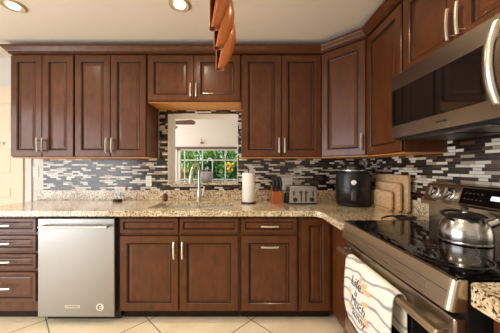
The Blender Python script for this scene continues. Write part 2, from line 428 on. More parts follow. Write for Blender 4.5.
dz = [(.735, .85), (.585, .712), (.440, .562), (.175, .415)]
base('base_cabinet', 'stack of four brown drawers left of the stainless dishwasher', -2.19, -1.668,
     [('drawer', .008, w1-.008, a, b, w1/2, (a+b)/2+.005 if b-a < .2 else a+.12, False, .135) for a, b in dz])
wS = .978
base('sink_base_cabinet', 'brown two-door base cabinet under the sink with two false drawer fronts', -1.014, -.034,
     [('false_drawer_front', .010, wS/2-.006, .730, .850, 0, 0, 0, 0), ('false_drawer_front', wS/2+.006, wS-.010, .730, .850, 0, 0, 0, 0),
      ('door', .010, wS/2-.004, .105, .708, wS/2-.034, .60, True, .135), ('door', wS/2+.004, wS-.010, .105, .708, wS/2+.034, .60, True, .135)], hollow=True)
base('base_cabinet', 'brown base cabinet with one drawer over a pull-out door, right of the sink cabinet', -.030, .440,
     [('drawer', .010, .458, .730, .850, .236, .790, False, .14), ('door', .010, .458, .105, .708, .236, .625, False, .14)])
base('base_cabinet', 'narrow full-height single-door base cabinet in the corner beside the range', .444, .716,
     [('door', .022, .250, .105, .850, 0, 0, 0, 0)])
root = thing('base_cabinet', 'blind corner base cabinet side next to the range, under the corner counter', 'cabinet', (.72, 1.46, 0))
part('cabinet_body', B((.72, 1.298, 1.456, 2.50, .09, BH)), M['cherry'], root, world=True, bevel=.002)
part('toe_kick', B((.79, 1.29, 1.47, 2.49, 0, .09)), M['glaze_shade'], root, world=True)
base('base_cabinet', 'brown base cabinet at the right frame edge, near side of the range', 0, 0,
     [('drawer', .03, .46, .730, .850, .245, .79, False, .13), ('door', .03, .46, .105, .708, .43, .6, True, .13)], rz=-PI/2, org=(.705, .665, 0), W=.9, D=.59)

# granite countertops
def arc(cx, cy, r, a0, a1, n=8):
    return [(cx+r*math.cos(math.radians(a0+(a1-a0)*i/n)), cy+r*math.sin(math.radians(a0+(a1-a0)*i/n))) for i in range(n+1)]
SX0, SX1, SY0, SY1 = -.82, -.10, 1.985, 2.36
def slab(outer, holes, z0, z1):
    bm = bmesh.new(); es = []
    for lp in [outer]+holes:
        vs = [bm.verts.new((x, y, z1)) for x, y in lp]
        es += [bm.edges.new((vs[i], vs[(i+1) % len(vs)])) for i in range(len(vs))]
    bmesh.ops.triangle_fill(bm, use_beauty=True, use_dissolve=False, edges=es)
    g = bmesh.ops.extrude_face_region(bm, geom=bm.faces[:])
    bmesh.ops.translate(bm, vec=(0, 0, z0-z1), verts=[v for v in g['geom'] if isinstance(v, bmesh.types.BMVert)])
    return bm
outer = [(-2.2, TY-.001)] + arc(-2.06, 2.0, .14, 180, 270)[0:] + arc(.51, 1.76, .10, 90, 0)[0:0]
outer = [(-2.2, TY-.001)] + arc(-2.065, 2.0, .135, 180, 270) + [(.53, 1.865)] + arc(.53, 1.795, .07, 90, 0)[1:] + [(.60, 1.453), (1.2985, 1.453), (1.2985, TY-.001)]
ct = thing('granite_countertop', 'speckled beige granite countertop running under the window and round to the range', 'countertop', (-.8, 2.2, .87))
part('slab', slab(outer, [[(SX0, SY0), (SX1, SY0), (SX1, SY1), (SX0, SY1)]], .8705, .915), M['granite'], ct, world=True, bevel=.008, seg=3)
part('granite_splash', B((-2.2, 1.278, TY-.021, TY-.001, .9155, 1.018)), M['granite'], ct, world=True, bevel=.002)
part('granite_splash', B((1.2705, 1.2905, 1.453, TY-.022, .9155, 1.018)), M['granite'], ct, world=True, bevel=.002)
ct2 = thing('granite_countertop', 'piece of granite countertop with rounded corner at the right edge, nearest the camera', 'countertop', (.97, .2, .87))
part('slab', slab([(1.29, .681), (.67, .681)] + arc(.67, .651, .03, 90, 180)[1:] + [(.64, -.3), (1.29, -.3)], [], .8705, .927), M['granite'], ct2, world=True, bevel=.018, seg=4)

# sink
sk = thing('kitchen_sink', 'stainless double-bowl sink set into the granite under the window', 'sink', ((SX0+SX1)/2, (SY0+SY1)/2, .70))
def bowl(x0, x1, y0, y1, zt, zb):
    bm = bmesh.new(); i = .03
    a = [bm.verts.new(p) for p in ((x0, y0, zt), (x1, y0, zt), (x1, y1, zt), (x0, y1, zt))]
    b = [bm.verts.new(p) for p in ((x0+i, y0+i, zb), (x1-i, y0+i, zb), (x1-i, y1-i, zb), (x0+i, y1-i, zb))]
    for k in range(4): bm.faces.new((a[k], a[(k+1) % 4], b[(k+1) % 4], b[k]))
    bm.faces.new(b); return bm
mid = -.44
part('bowl', bowl(SX0-.004, mid-.01, SY0-.004, SY1+.004, .869, .70), M['sinksteel'], sk, world=True, solid=.003)
part('bowl', bowl(mid+.01, SX1+.004, SY0-.004, SY1+.004, .869, .70), M['sinksteel'], sk, world=True, solid=.003)
part('divider', B((mid-.011, mid+.011, SY0, SY1, .80, .872)), M['steel_x'], sk, world=True, bevel=.004)
for x in (-.63, -.27):
    bm = bmesh.new(); lathe(bm, [(.04, .7025), (.04, .705), (.02, .704)], (x, 2.17, 0), 20); part('drain', bm, M['chrome'], sk, world=True, smooth=True)

# faucet
fx, fy = -.462, 2.415
fa = thing('kitchen_faucet', 'tall brushed nickel gooseneck faucet with pull-down spray head behind the sink', 'faucet', (fx, fy, .915))
bm = bmesh.new(); lathe(bm, [(.028, 0), (.028, .008), (.020, .014), (.020, .09), (.018, .10)], (0, 0, 0.0005), 20); part('faucet_base', bm, M['nickel'], fa, smooth=True)
dx, dy = -.055, -.10
pts = [(0, 0, .09), (0, 0, .30)]
for i in range(1, 13):
    a = PI*i/12; r = .5*(1-math.cos(a)); pts.append((dx*r, dy*r, .30+.075*math.sin(a)))
bm = bmesh.new(); tube(bm, pts, .0135, 12); part('spout', bm, M['nickel'], fa, smooth=True)
bm = bmesh.new(); tube(bm, [(dx, dy, .305), (dx*1.03, dy*1.03, .28), (dx*1.1, dy*1.1, .20), (dx*1.1, dy*1.1, .195)], [.015, .020, .026, .023], 14); part('spray_head', bm, M['nickel'], fa, smooth=True)
bm = bmesh.new(); tube(bm, [(.018, 0, .06), (.04, 0, .06), (.05, -.01, .10), (.055, -.015, .15)], [.013, .013, .007, .006], 10); part('lever_handle', bm, M['nickel'], fa, smooth=True)

# ------------------------------------------------------------------ dishwasher
dwx0, dwx1 = -1.640, -1.030
dw = thing('dishwasher', 'stainless steel dishwasher with bar handle between drawers and sink cabinet', 'dishwasher', ((dwx0+dwx1)/2, 1.9, 0))
part('tub_body', B((dwx0-.006, dwx1+.012, 1.92, 2.48, .10, .868)), M['black_matt'], dw, world=True)
part('toe_panel', B((dwx0, dwx1+.005, 1.96, 2.4, 0, .10)), M['black_matt'], dw, world=True)
door = part('door', B((dwx0, dwx1, 1.868, 1.920, .072, .852)), M['steel_x'], dw, world=True, bevel=.005)
bm = bmesh.new(); hz = .795
tube(bm, [(dwx0+.045, 1.826, hz), (dwx1-.035, 1.826, hz)], .0105, 14)
part('bar_handle', bm, M['nickel'], door, world=True, smooth=True)
for x in (dwx0+.055, dwx1-.05):
    bm = bmesh.new(); tube(bm, [(x, 1.8675, hz), (x, 1.834, hz)], .012, 12); part('handle_post', bm, M['steel'], door, world=True, smooth=True)
bm = B((-1.42, -1.305, 1.8655, 1.8678, .145, .165)); part('nameplate', bm, M['nickel'], door, world=True)
bm = bmesh.new()
for k in range(8): box(bm, -1.412+k*.0128, -1.404+k*.0128, 1.8648, 1.8656, .151, .160)
part('lettering', bm, M['darkgrey'], door, world=True)
bm = bmesh.new(); lathe(bm, [(.030, 0), (.030, .0015)], (-1.145, 1.8678, .150), 24, 'y'); part('round_sticker', bm, M['white'], door, world=True)
bm = bmesh.new(); tube(bm, [(-1.145+.016*math.cos(a), 1.8655, .150+.016*math.sin(a)) for a in [math.radians(60+k*22) for k in range(13)]], .003, 6)
tube(bm, [(-1.158, 1.8655, .152), (-1.132, 1.8655, .152)], .0025, 6)
part('sticker_mark', bm, M['darkgrey'], door, world=True)

# ------------------------------------------------------------------ range
ry0, ry1 = .684, 1.444
rg = thing('electric_range', 'stainless electric range with black glass cooktop against the right wall', 'range', (.95, 1.064, 0))
part('range_body', B((.655, 1.285, ry0+.003, ry1-.003, .08, .915)), M['black_matt'], rg, world=True)
part('base_plinth', B((.70, 1.27, ry0+.02, ry1-.02, 0, .08)), M['black_matt'], rg, world=True)
# front rail under the cooktop, rounded ends
bm = bmesh.new()
def rail(x0, x1, z0, z1, r=.02):
    pl = [(x1, ry1)] + [(x0, ry1)] + [(x0, ry0+r)] + arc(x0+r, ry0+r, r, 180, 270, 5)[1:] + [(x1, ry0)]
    prism(bm, pl, z0, z1)
rail(.598, .655, .835, .930)
def lean(bm):
    for v_ in bm.verts:
        if v_.co.x < .63: v_.co.x += (v_.co.z-.835)*.22
lean(bm)
fr = part('front_rail', bm, M['steel_rail'], rg, world=True, bevel=.004)
bm = bmesh.new()
for (a, b, c, d_) in ((.5968, .5985, .8885, .8900),): box(bm, a, b, ry0+.02, ry1-.01, c, d_)
lean(bm)
part('rail_groove', bm, M['darkgrey'], fr, world=True)
bm = B((.5962, .5985, 1.40, 1.404, .857, .882), (.5962, .5985, .78, .785, .857, .882), (.5962, .5985, .78, 1.404, .8805, .8825), (.5962, .5985, .78, 1.404, .8565, .8585))
lean(bm)
part('rail_inset', bm, M['steel'], fr, world=True)
# cooktop
ck = part('cooktop', B((.622, 1.16, ry0+.006, ry1-.002, .9155, .9345)), M['black_glass'], rg, world=True, bevel=.003)
bm = bmesh.new(); box(bm, .6185, .623, ry0+.004, ry1, .9302, .9352); box(bm, .6185, 1.12, ry1-.0015, ry1, .925, .9358)
part('cooktop_edge', bm, M['steel_y'], ck, world=True)
def ringmesh(bm, x, y, r, wd):
    a = [(x+r*math.cos(2*PI*k/48), y+r*math.sin(2*PI*k/48)) for k in range(48)]; b = [(x+(r-wd)*math.cos(2*PI*k/48), y+(r-wd)*math.sin(2*PI*k/48)) for k in range(48)]
    va = [bm.verts.new((p[0], p[1], .9349)) for p in a]; vb = [bm.verts.new((p[0], p[1], .9349)) for p in b]
    for k in range(48): bm.faces.new((va[k], va[(k+1) % 48], vb[(k+1) % 48], vb[k]))
for x, y, rs in ((.76, 1.25, (.105, .075)), (.76, .87, (.12, .085)), (1.0, 1.26, (.08,)), (1.0, .88, (.095,))):
    bm = bmesh.new()
    for r in rs: ringmesh(bm, x, y, r, .004)
    part('burner_ring', bm, M['burner'], ck, world=True)
# backguard
bg = part('backguard', B((1.135, 1.285, ry0, ry1, .9145, 1.05)), M['steel_y'], rg, world=True, bevel=.003)
bm = bmesh.new()
pl = [(1.085, 1.045), (1.085, 1.068), (1.100, 1.074), (1.130, 1.162), (1.140, 1.168), (1.285, 1.168), (1.285, 1.045)]
prism_y(bm, pl, ry0, ry1); cons = part('console', bm, M['steel_y'], rg, world=True, bevel=.003)
def onface(s): return (1.100+.030*s, 1.074+.088*s)      # x, z up the slanted face
nx, nz = -.946, .323
def slant(bm, s0, s1, y0, y1, out):
    (xa, za), (xb, zb) = onface(s0), onface(s1)
    q = [(xa-.002, za), (xb-.002, zb), (xb+nx*out, zb+nz*out), (xa+nx*out, za+nz*out)]
    prism_y(bm, q, y0, y1)
bm = bmesh.new(); slant(bm, .06, .94, .90, 1.205, .003); pan = part('display_panel', bm, M['black_glass'], cons, world=True)
bm = bmesh.new(); slant(bm, .40, .62, 1.01, 1.058, .0038); part('clock_display', bm, M['disp'], pan, world=True)
for k in range(5):
    for sa, sb in ((.30, .36), (.62, .68)):
        bm = bmesh.new(); slant(bm, sa, sb, 1.095+k*.02, 1.105+k*.02, .0036); part('touch_key', bm, M['burner'], pan, world=True)
def knob(y):
    x, z = onface(.5); bm = bmesh.new()
    lathe(bm, [(.036, -.001), (.036, .004), (.030, .007), (.028, .026), (.024, .030)], (0, 0, 0), 24)
    box(bm, -.005, .005, -.026, .026, .028, .036)
    mt = Matrix.Translation((x, y, z)) @ Vector((nx, 0, nz)).to_track_quat('Z', 'Y').to_matrix().to_4x4()
    bmesh.ops.transform(bm, matrix=mt, verts=bm.verts)
    part('knob', bm, M['kettle'], cons, world=True, smooth=True)
for y in (1.375, 1.275, .83, .74): knob(y)
# oven door
od = part('oven_door', B((.618, .655, ry0+.004, ry1-.004, .27, .815)), M['steel_y'], rg, world=True, bevel=.006)
part('door_window', B((.6155, .6185, .775, 1.355, .36, .735)), M['black_glass'], od, world=True)
bm = bmesh.new(); hX, hZ = .578, .767
box(bm, hX-.015, hX+.016, ry0+.006, ry1-.006, hZ-.013, hZ+.013)
part('door_handle', bm, M['steel_rail'], od, world=True, bevel=.008, seg=3)
for y in (ry0+.03, ry1-.03):
    bm = bmesh.new(); box(bm, .586, .6185, y-.014, y+.014, hZ-.012, hZ+.012); part('handle_bracket', bm, M['steel'], od, world=True, bevel=.004)
dr = part('storage_drawer', B((.622, .655, ry0+.004, ry1-.004, .085, .262)), M['steel_y'], rg, world=True, bevel=.006)

# towel over the oven handle
tw = thing('kitchen_towel', 'off-white printed kitchen towel with grey stripes hanging from the oven handle', 'towel', (.555, 1.08, .78))
bm = bmesh.new(); nu, nf = 30, 26; ya, yb = 1.275, .875
grid = []
for i in range(nu+1):
    u = i/nu; y = ya+(yb-ya)*u; col = []
    e = max(0, 1-u/.16)
    zb = .480+.09*e**2.2 + .012*math.sin(u*5)
    if u > .9: zb += .04*((u-.9)/.1)**2
    path_ = [(.6065, .62), (.6065, .70), (.6045, .757)]
    for k in range(1, 8):
        a = PI*k/8; path_.append((.580+.0235*math.cos(a), .767+.0225*math.sin(a)))
    for k in range(nf+1):
        s = k/nf; z = .762+(zb-.772)*s
        path_.append((.5545-.010*s + .0035*math.sin(u*9+1.0)*s - .003*math.sin(s*3), z))
    for (x, z) in path_:
        yy = y+(.010*e*(.78-z)/.3 if z < .77 else 0)
        col.append(bm.verts.new((x, yy, z)))
    grid.append(col)
for a, b in zip(grid, grid[1:]):
    for k in range(len(a)-1): bm.faces.new((a[k], b[k], b[k+1], a[k+1]))
cl = part('cloth', bm, M['towel'], tw, world=True, smooth=True, solid=.005)
def text_mesh(txt, size, shear=.25):
    cu = bpy.data.curves.new('txt', 'FONT'); cu.body = txt; cu.size = size; cu.shear = shear; cu.extrude = .0006; cu.offset = 0
    cu.align_x = 'CENTER'
    o = bpy.data.objects.new('txt', cu); C.objects.link(o); bpy.context.view_layer.update()
    me = bpy.data.meshes.new_from_object(o); bpy.data.objects.remove(o); bpy.data.curves.remove(cu)
    b = bmesh.new(); b.from_mesh(me); bpy.data.meshes.remove(me); return b
def towel_x(y, z):
    u = (y-ya)/(yb-ya); s = (.762-z)/(.762-.48)
    return .5545-.010*s+.0035*math.sin(u*9+1.0)*s-.003*math.sin(s*3)-.0035
def wrap_print(b, y0, z0):
    for v_ in b.verts:
        yy, zz = y0-v_.co.x, z0+v_.co.y
        v_.co = Vector((towel_x(yy, zz)-v_.co.z, yy, zz))
for txt, y0, z0, sz in (('Life', 1.15, .672, .070), ('is', 1.145, .634, .044), ('Much', 1.125, .582, .062), ('Sunny', 1.115, .533, .054)):
    b = text_mesh(txt, sz); wrap_print(b, y0, z0)
    part('printed_word', b, M['ink'], cl, world=True)
for k, (y0, z0, a, s) in enumerate(((1.08, .712, .5, .035), (1.11, .722, 1.1, .03), (1.05, .698, .1, .035), (1.20, .625, 2.2, .03), (1.06, .640, .4, .03), (1.05, .575, -.3, .03), (1.20, .56, 2.6, .028), (1.06, .55, .2, .03))):
    b = bmesh.new(); n = 14
    vs = [b.verts.new((s*math.cos(2*PI*i/n)*math.cos(a)-s*.35*math.sin(2*PI*i/n)*math.sin(a), s*math.cos(2*PI*i/n)*math.sin(a)+s*.35*math.sin(2*PI*i/n)*math.cos(a), .0)) for i in range(n)]
    b.faces.new(vs); wrap_print(b, y0, z0); part('printed_leaf', b, M['peach'], cl, world=True, solid=.0004)

# ------------------------------------------------------------------ microwave
my0, my1, mz0, mz1 = .705, 1.465, 1.428, 1.817
mw = thing('microwave', 'stainless over-the-range microwave with black glass door mounted above the cooktop', 'microwave', (1.1, 1.085, 1.428))
part('microwave_body', B((.945, 1.291, my0, my1, mz0, mz1)), M['black'], mw, world=True, bevel=.003)
md = part('front_frame', B((.918, .945, my0, my1, mz0+.012, mz0+.085), (.918, .945, my0, my1, mz1-.088, mz1), (.922, .945, my0, my1, mz0+.084, mz1-.087)), M['steel_y'], mw, world=True, bevel=.002)
part('door_glass', B((.9165, .9225, my0+.19, my1-.006, mz0+.086, mz1-.089)), M['oven_glass'], md, world=True)
part('control_panel', B((.9165, .9225, my0+.006, my0+.125, mz0+.086, mz1-.089)), M['black_glass'], md, world=True)
bm = bmesh.new(); pts = []
for i in range(13):
    s = -1+2*i/12; pts.append((  .905-.032*(1-s*s), .842, 1.636+.143*s))
tube(bm, pts, .0138, 12, flat=(1, 1.3))
part('curved_handle', bm, M['nickel'], md, world=True, smooth=True)
for s in (-1, 1):
    bm = bmesh.new(); box(bm, .898, .9185, .829, .855, 1.636+s*.141-.010, 1.636+s*.141+.010); part('handle_mount', bm, M['nickel'], md, world=True, bevel=.003)
bm = bmesh.new()
for k in range(7): box(bm, .9174, .9182, 1.115-k*.0085, 1.1205-k*.0085, mz0+.043, mz0+.052)
part('logo_letters', bm, M['darkgrey'], md, world=True)
bm = B((1.00, 1.25, my0+.05, my0+.34, mz0-.004, mz0+.001), (1.00, 1.25, my1-.34, my1-.05, mz0-.004, mz0+.001)); part('grease_filter', bm, M['darkgrey'], mw, world=True)
bm = B((.95, .985, my0+.2, my1-.2, mz0-.005, mz0+.001)); part('cooktop_lamp_cover', bm, M['burner'], mw, world=True)

# ------------------------------------------------------------------ kettle
kx, ky, kz = .972, 1.035, .9355
def KPART(name, bm, *a, **k):
    bmesh.ops.scale(bm, vec=(.88, .88, .95), verts=bm.verts); return part(name, bm, *a, **k)
kt = thing('tea_kettle', 'stainless steel tea kettle with black lid ring on the black cooktop', 'kettle', (kx, ky, kz))
bm = bmesh.new(); lathe(bm, [(.102, 0), (.106, .004), (.106, .009), (.103, .012), (.1045, .030), (.103, .052), (.097, .075), (.086, .096), (.073, .110), (.066, .114)], (0, 0, 0), 48)
KPART('kettle_body', bm, M['kettle'], kt, smooth=True)
bm = bmesh.new(); lathe(bm, [(.070, .1135), (.071, .118), (.060, .123), (.0, .1235)], (0, 0, 0), 40); KPART('lid_ring', bm, M['black'], kt, smooth=True)
bm = bmesh.new(); lathe(bm, [(.050, .1225), (.038, .129), (.016, .133), (.0, .1335)], (0, 0, 0), 32); lid = KPART('lid', bm, M['darkgrey'], kt, smooth=True)
bm = bmesh.new(); lathe(bm, [(.014, .131), (.009, .139), (.012, .143), (.012, .146)], (0, 0, 0), 20); KPART('knob_stem', bm, M['chrome'], lid, smooth=True)
bm = bmesh.new(); lathe(bm, [(.012, .1455), (.016, .149), (.016, .155), (.011, .158), (0, .159)], (0, 0, 0), 20); KPART('lid_knob', bm, M['black'], lid, smooth=True)
bm = bmesh.new(); pts = []
for i in range(17):
    a = math.radians(-15+210*i/16); pts.append((.088*math.cos(a), .088*math.sin(a), .117+.012*math.sin(a)))
tube(bm, pts, .0075, 10, flat=(.8, 1.3)); KPART('folded_handle', bm, M['black'], kt, smooth=True)
bm = bmesh.new(); tube(bm, [(.050, -.045, .080), (.080, -.062, .096), (.100, -.074, .112)], [.023, .018, .015], 16); spo = KPART('spout', bm, M['kettle'], kt, smooth=True)
bm = bmesh.new(); tube(bm, [(.095, -.071, .108), (.104, -.077, .116)], [.018, .016], 16); KPART('spout_cap', bm, M['black'], spo, smooth=True)

# ------------------------------------------------------------------ counter objects
CZ = .9155
# air fryer
af = thing('air_fryer', 'black rounded air fryer with a silver top band in the counter corner', 'air fryer', (1.0, 2.16, CZ), math.radians(-22))
bm = bmesh.new(); lathe(bm, [(.125, 0), (.140, .012), (.148, .06), (.148, .25), (.140, .290)], (0, 0, 0), 40); part('fryer_body', bm, M['black'], af, smooth=True)
bm = bmesh.new(); lathe(bm, [(.1105, .308), (.1115, .316), (.1105, .324)], (0, 0, 0), 40); part('silver_band', bm, M['steel'], af, smooth=True)
bm = bmesh.new(); lathe(bm, [(.139, .289), (.132, .300), (.112, .306), (.108, .340), (.095, .362), (.06, .374), (0, .376)], (0, 0, 0), 40); part('lid_top', bm, M['black'], af, smooth=True)
bm = bmesh.new(); lathe(bm, [(.1495, .03), (.1495, .165), (.1485, .168)], (0, 0, 0), 40)
bmesh.ops.delete(bm, geom=[v_ for v_ in bm.verts if v_.co.y > -.06], context='VERTS'); bk = part('basket_front', bm, M['black'], af, smooth=True, solid=.003)
bm = bmesh.new(); box(bm, -.022, .022, -.195, -.146, .060, .150); part('basket_handle', bm, M['darkgrey'], bk, bevel=.010)
bm = bmesh.new(); lathe(bm, [(.021, .143), (.021, .156), (.017, .158)], (0, 0, .215), 24, 'y'); part('control_dial', bm, M['white'], af, smooth=True)

# cutting boards leaning on the right wall
def roundrect(y0, y1, z0, z1, r):
    p = []
    for cy, cz, a0 in ((y1-r, z1-r, 0), (y0+r, z1-r, 90), (y0+r, z0+r, 180), (y1-r, z0+r, 270)):
        p += arc(cy, cz, r, a0, a0+90, 5)
    return p
for lab, x, y0, y1, zt in (('largest wooden cutting board, rearmost of three against the tile by the range', 1.235, 1.755, 2.19, .285),
                           ('mid-sized wooden cutting board, in the middle of three leaning by the range', 1.195, 1.79, 2.125, .222),
                           ('smallest wooden cutting board, foremost of three beside the air fryer', 1.155, 1.835, 2.075, .155)):
    root = thing('cutting_board', lab, 'cutting board', (x, (y0+y1)/2, CZ), 0, 'wooden cutting boards')
    bm = bmesh.new(); prism_x(bm, roundrect(y0-(y0+y1)/2, y1-(y0+y1)/2, 0, zt, .03), -.010, .010)
    part('board', bm, M['board'], root, bevel=.003)
    h = (y1-y0)/2
    bm = bmesh.new(); box(bm, -.0112, -.0098, -h+.02, h-.02, .018, .024); part('end_strip', bm, M['boarddark'], root)

# spoon rest
sr = thing('spoon_rest', 'black spoon rest lying on the counter beside the cooktop', 'spoon rest', (1.02, 1.56, CZ))
bm = bmesh.new(); lathe(bm, [(.038, 0), (.050, .006), (.055, .020), (.051, .020), (.045, .010), (.03, .006), (0, .006)], (.055, 0, 0), 28, sx=1.25); part('dish', bm, M['black'], sr, smooth=True)
bm = bmesh.new(); tube(bm, [(.01, 0, .014), (-.035, 0, .024), (-.075, 0, .020), (-.11, 0, .006)], [.012, .010, .010, .006], 10, flat=(.6, 1)); part('rest_handle', bm, M['black'], sr, smooth=True)

# toaster
ts = thing('toaster', 'brushed stainless toaster with two black dials on the counter', 'toaster', (.555, 2.19, CZ))
bm = bmesh.new()
pl = [(-.132, .012), (-.128, .14)] + arc(-.100, .140, .030, 170, 90, 5) + arc(.100, .140, .030, 90, 10, 5) + [(.128, .14), (.132, .012)]
prism_y(bm, pl, 0, .22); part('toaster_body', bm, M['steel'], ts, bevel=.006)
part('toaster_base', B((-.126, .126, .006, .214, 0, .012)), M['black'], ts)
for s in (-1, 1):
    bm = bmesh.new(); lathe(bm, [(.022, 0), (.021, .010), (.018, .014)], (s*.078, -.0005, .045), 20, 'y'); part('dial', bm, M['black'], ts, smooth=True)
    part('lever_slot', B((s*.022-.006, s*.022+.006, -.0012, .002, .03, .125)), M['black'], ts)
    part('lever', B((s*.026-.015, s*.026+.015, -.016, -.001, .105, .118)), M['darkgrey'], ts, bevel=.003)
    part('bread_slot', B((s*.055-.040, s*.055+.040, .05, .17, .1695, .1705)), M['black'], ts)
    part('button_row', B((s*.090-.006, s*.090+.006, -.0025, .002, .085, .125)), M['darkgrey'], ts)

# knife block with separate knives
kb = thing('knife_block', 'orange-brown wooden knife block left of the toaster', 'knife block', (.316, 2.27, CZ))
bm = bmesh.new(); prism_x(bm, [(-.045, 0), (.09, 0), (.09, .17), (.05, .165), (-.045, .105)], -.048, .048)
part('block', bm, M['block'], kb, bevel=.003)
kn = 0
for row, (yy, zz) in enumerate(((-.030, .112), (.005, .134), (.035, .152))):
    for xx in (-.032, 0, .032):
        root = thing('knife', '%s black-handled knife in the %s row of the wooden knife block' % ({-.032: 'left', 0: 'middle', .032: 'right'}[xx], ['front', 'centre', 'back'][row]),
                     'knife', (.316+xx, 2.27+yy, CZ+zz), 0, 'knives in the knife block')
        bm = bmesh.new(); tube(bm, [(0, .001, .006), (0, -.018, .05), (0, -.034, .092), (0, -.036, .098)], [.009, .011, .012, .008], 10, flat=(1.2, .8)); part('handle', bm, M['black'], root, smooth=True)
        bm = bmesh.new(); tube(bm, [(0, .004, -.001), (0, .001, .008)], .010, 10, flat=(1.2, .8)); part('bolster', bm, M['steel'], root, smooth=True)
# dark bottle
bm = bmesh.new(); lathe(bm, [(.017, 0), (.020, .004), (.020, .055), (.010, .072), (.010, .085), (.012, .086), (.012, .095), (0, .096)], (0, 0, 0), 20)
o = part('small_bottle', bm, M['darkgreen'], smooth=True); o.location = (.412, 2.30, CZ); tag(o, 'small dark bottle between the knife block and the toaster', 'bottle')

# paper towel
pt = thing('paper_towel_holder', 'dark stand holding a white paper towel roll right of the sink', 'paper towel holder', (.045, 2.28, CZ))
bm = bmesh.new(); lathe(bm, [(.072, 0), (.074, .006), (.070, .012), (.01, .014)], (0, 0, 0), 32); part('stand_base', bm, M['black'], pt, smooth=True)
bm = bmesh.new(); tube(bm, [(0, 0, .012), (0, 0, .310)], .005, 10); lathe(bm, [(.006, .308), (.011, .314), (.011, .322), (.004, .328)], (0, 0, 0), 14); part('stand_rod', bm, M['darkgrey'], pt, smooth=True)
bm = bmesh.new(); lathe(bm, [(.0605, .0145), (.062, .018), (.062, .288), (.0605, .291), (.022, .291), (.020, .285), (.020, .015)], (0, 0, 0), 40, closed=True)
o = part('paper_towel_roll', bm, M['paper'], smooth=True); o.location = (.045, 2.28, CZ); tag(o, 'white paper towel roll standing on the dark holder right of the sink', 'paper towel')

# outlet plates
def plate(label, loc, rz, w_, h_, horiz=False, n=1):
    root = thing('outlet_plate', label, 'outlet', loc, rz)
    part('plate', B((-w_/2, w_/2, -.006, 0, -h_/2, h_/2)), M['white'], root, bevel=.003)
    for i in range(n):
        c = (i-(n-1)/2)*.046
        for s in (-1, 1):
            u, v_ = (s*.02, c) if horiz else (c, s*.02)
            part('socket', B((u-.013, u+.013, -.0075, -.005, v_-.013, v_+.013)), M['white'], root, bevel=.002)
            part('slots', B((u-.006, u-.004, -.0079, -.0072, v_-.005, v_+.005), (u+.004, u+.006, -.0079, -.0072, v_-.005, v_+.005)), M['darkgrey'], root)
plate('white outlet plate on the mosaic tile left of the window opening', (-1.02, TY-.0003, 1.115), 0, .062, .115)
plate('white horizontal outlet plate low on the tile above the dishwasher', (-1.315, TY-.0215, 1.022), 0, .115, .072, True)
plate('white double outlet plate on the tile between knife block and toaster', (.462, TY-.0003, 1.085), 0, .115, .125, False, 2)
plate('white outlet plate on the white wall beside the far left door', (-2.235, WB-.0003, 1.215), 0, .062, .115)
# puck with cord
pk = thing('charging_puck', 'small black round charger with cord on the counter under the horizontal outlet', 'charger', (-1.29, 2.40, CZ))
bm = bmesh.new(); lathe(bm, [(.040, 0), (.046, .004), (.046, .016), (.040, .022), (0, .023)], (0, 0, 0), 24); part('puck_body', bm, M['black'], pk, smooth=True)
bm = bmesh.new(); tube(bm, [(0, .045, .010), (0, .062, .012), (-.005, .070, .04), (-.012, .078, .085)], .003, 8); part('cord', bm, M['darkgrey'], pk, smooth=True)
# soap dispenser
sd = thing('soap_bottle', 'small brown soap bottle at the left back corner of the sink', 'soap bottle', (-.81, 2.415, CZ))
bm = bmesh.new(); lathe(bm, [(.022, 0), (.027, .005), (.027, .060), (.012, .075), (.012, .082)], (0, 0, 0), 20); part('bottle_body', bm, M['amber'], sd, smooth=True)
bm = bmesh.new(); tube(bm, [(0, 0, .08), (0, 0, .10), (0, -.03, .104)], .005, 8); part('pump', bm, M['nickel'], sd, smooth=True)
# grey jar on the pass-through sill
gj = thing('ceramic_jar', 'round grey jar with a dark collar on the window opening sill behind the faucet', 'jar', (-.42, 2.66, OZ0+.0125))
bm = bmesh.new(); lathe(bm, [(.045, 0), (.060, .012), (.072, .05), (.070, .095), (.055, .120)], (0, 0, 0), 32); part('jar_body', bm, M['greyceramic'], gj, smooth=True)
bm = bmesh.new(); lathe(bm, [(.056, .119), (.060, .128), (.056, .136), (.02, .142), (0, .143)], (0, 0, 0), 32); part('jar_collar', bm, M['darkgrey'], gj, smooth=True)
bm = bmesh.new(); tube(bm, [(-.01, 0, .142), (-.012, 0, .16), (0, 0, .172), (.012, 0, .16), (.01, 0, .142)], .004, 8); part('jar_loop', bm, M['nickel'], gj, smooth=True)

# ------------------------------------------------------------------ ceiling lights
for i, (cx, cy) in enumerate(CANS[:2]):
    root = thing('ceiling_light', ['recessed gimbal ceiling light with brass trim at the top left corner', 'round recessed ceiling light left of the hanging wooden ornament'][i], 'ceiling light', (cx, cy, CEIL))
    bm = bmesh.new(); lathe(bm, [(.078, 0), (.078, -.005), (.066, -.011), (.054, -.006), (.034, -.001)], (0, 0, -.0005), 36)
    part('trim_ring', bm, M['tanmetal'], root, smooth=True)
    bm = bmesh.new(); lathe(bm, [(.038, -.0065), (.035, -.011), (0, -.015)], (0, 0, 0), 28); part('bulb', bm, M['emit'], root, smooth=True)

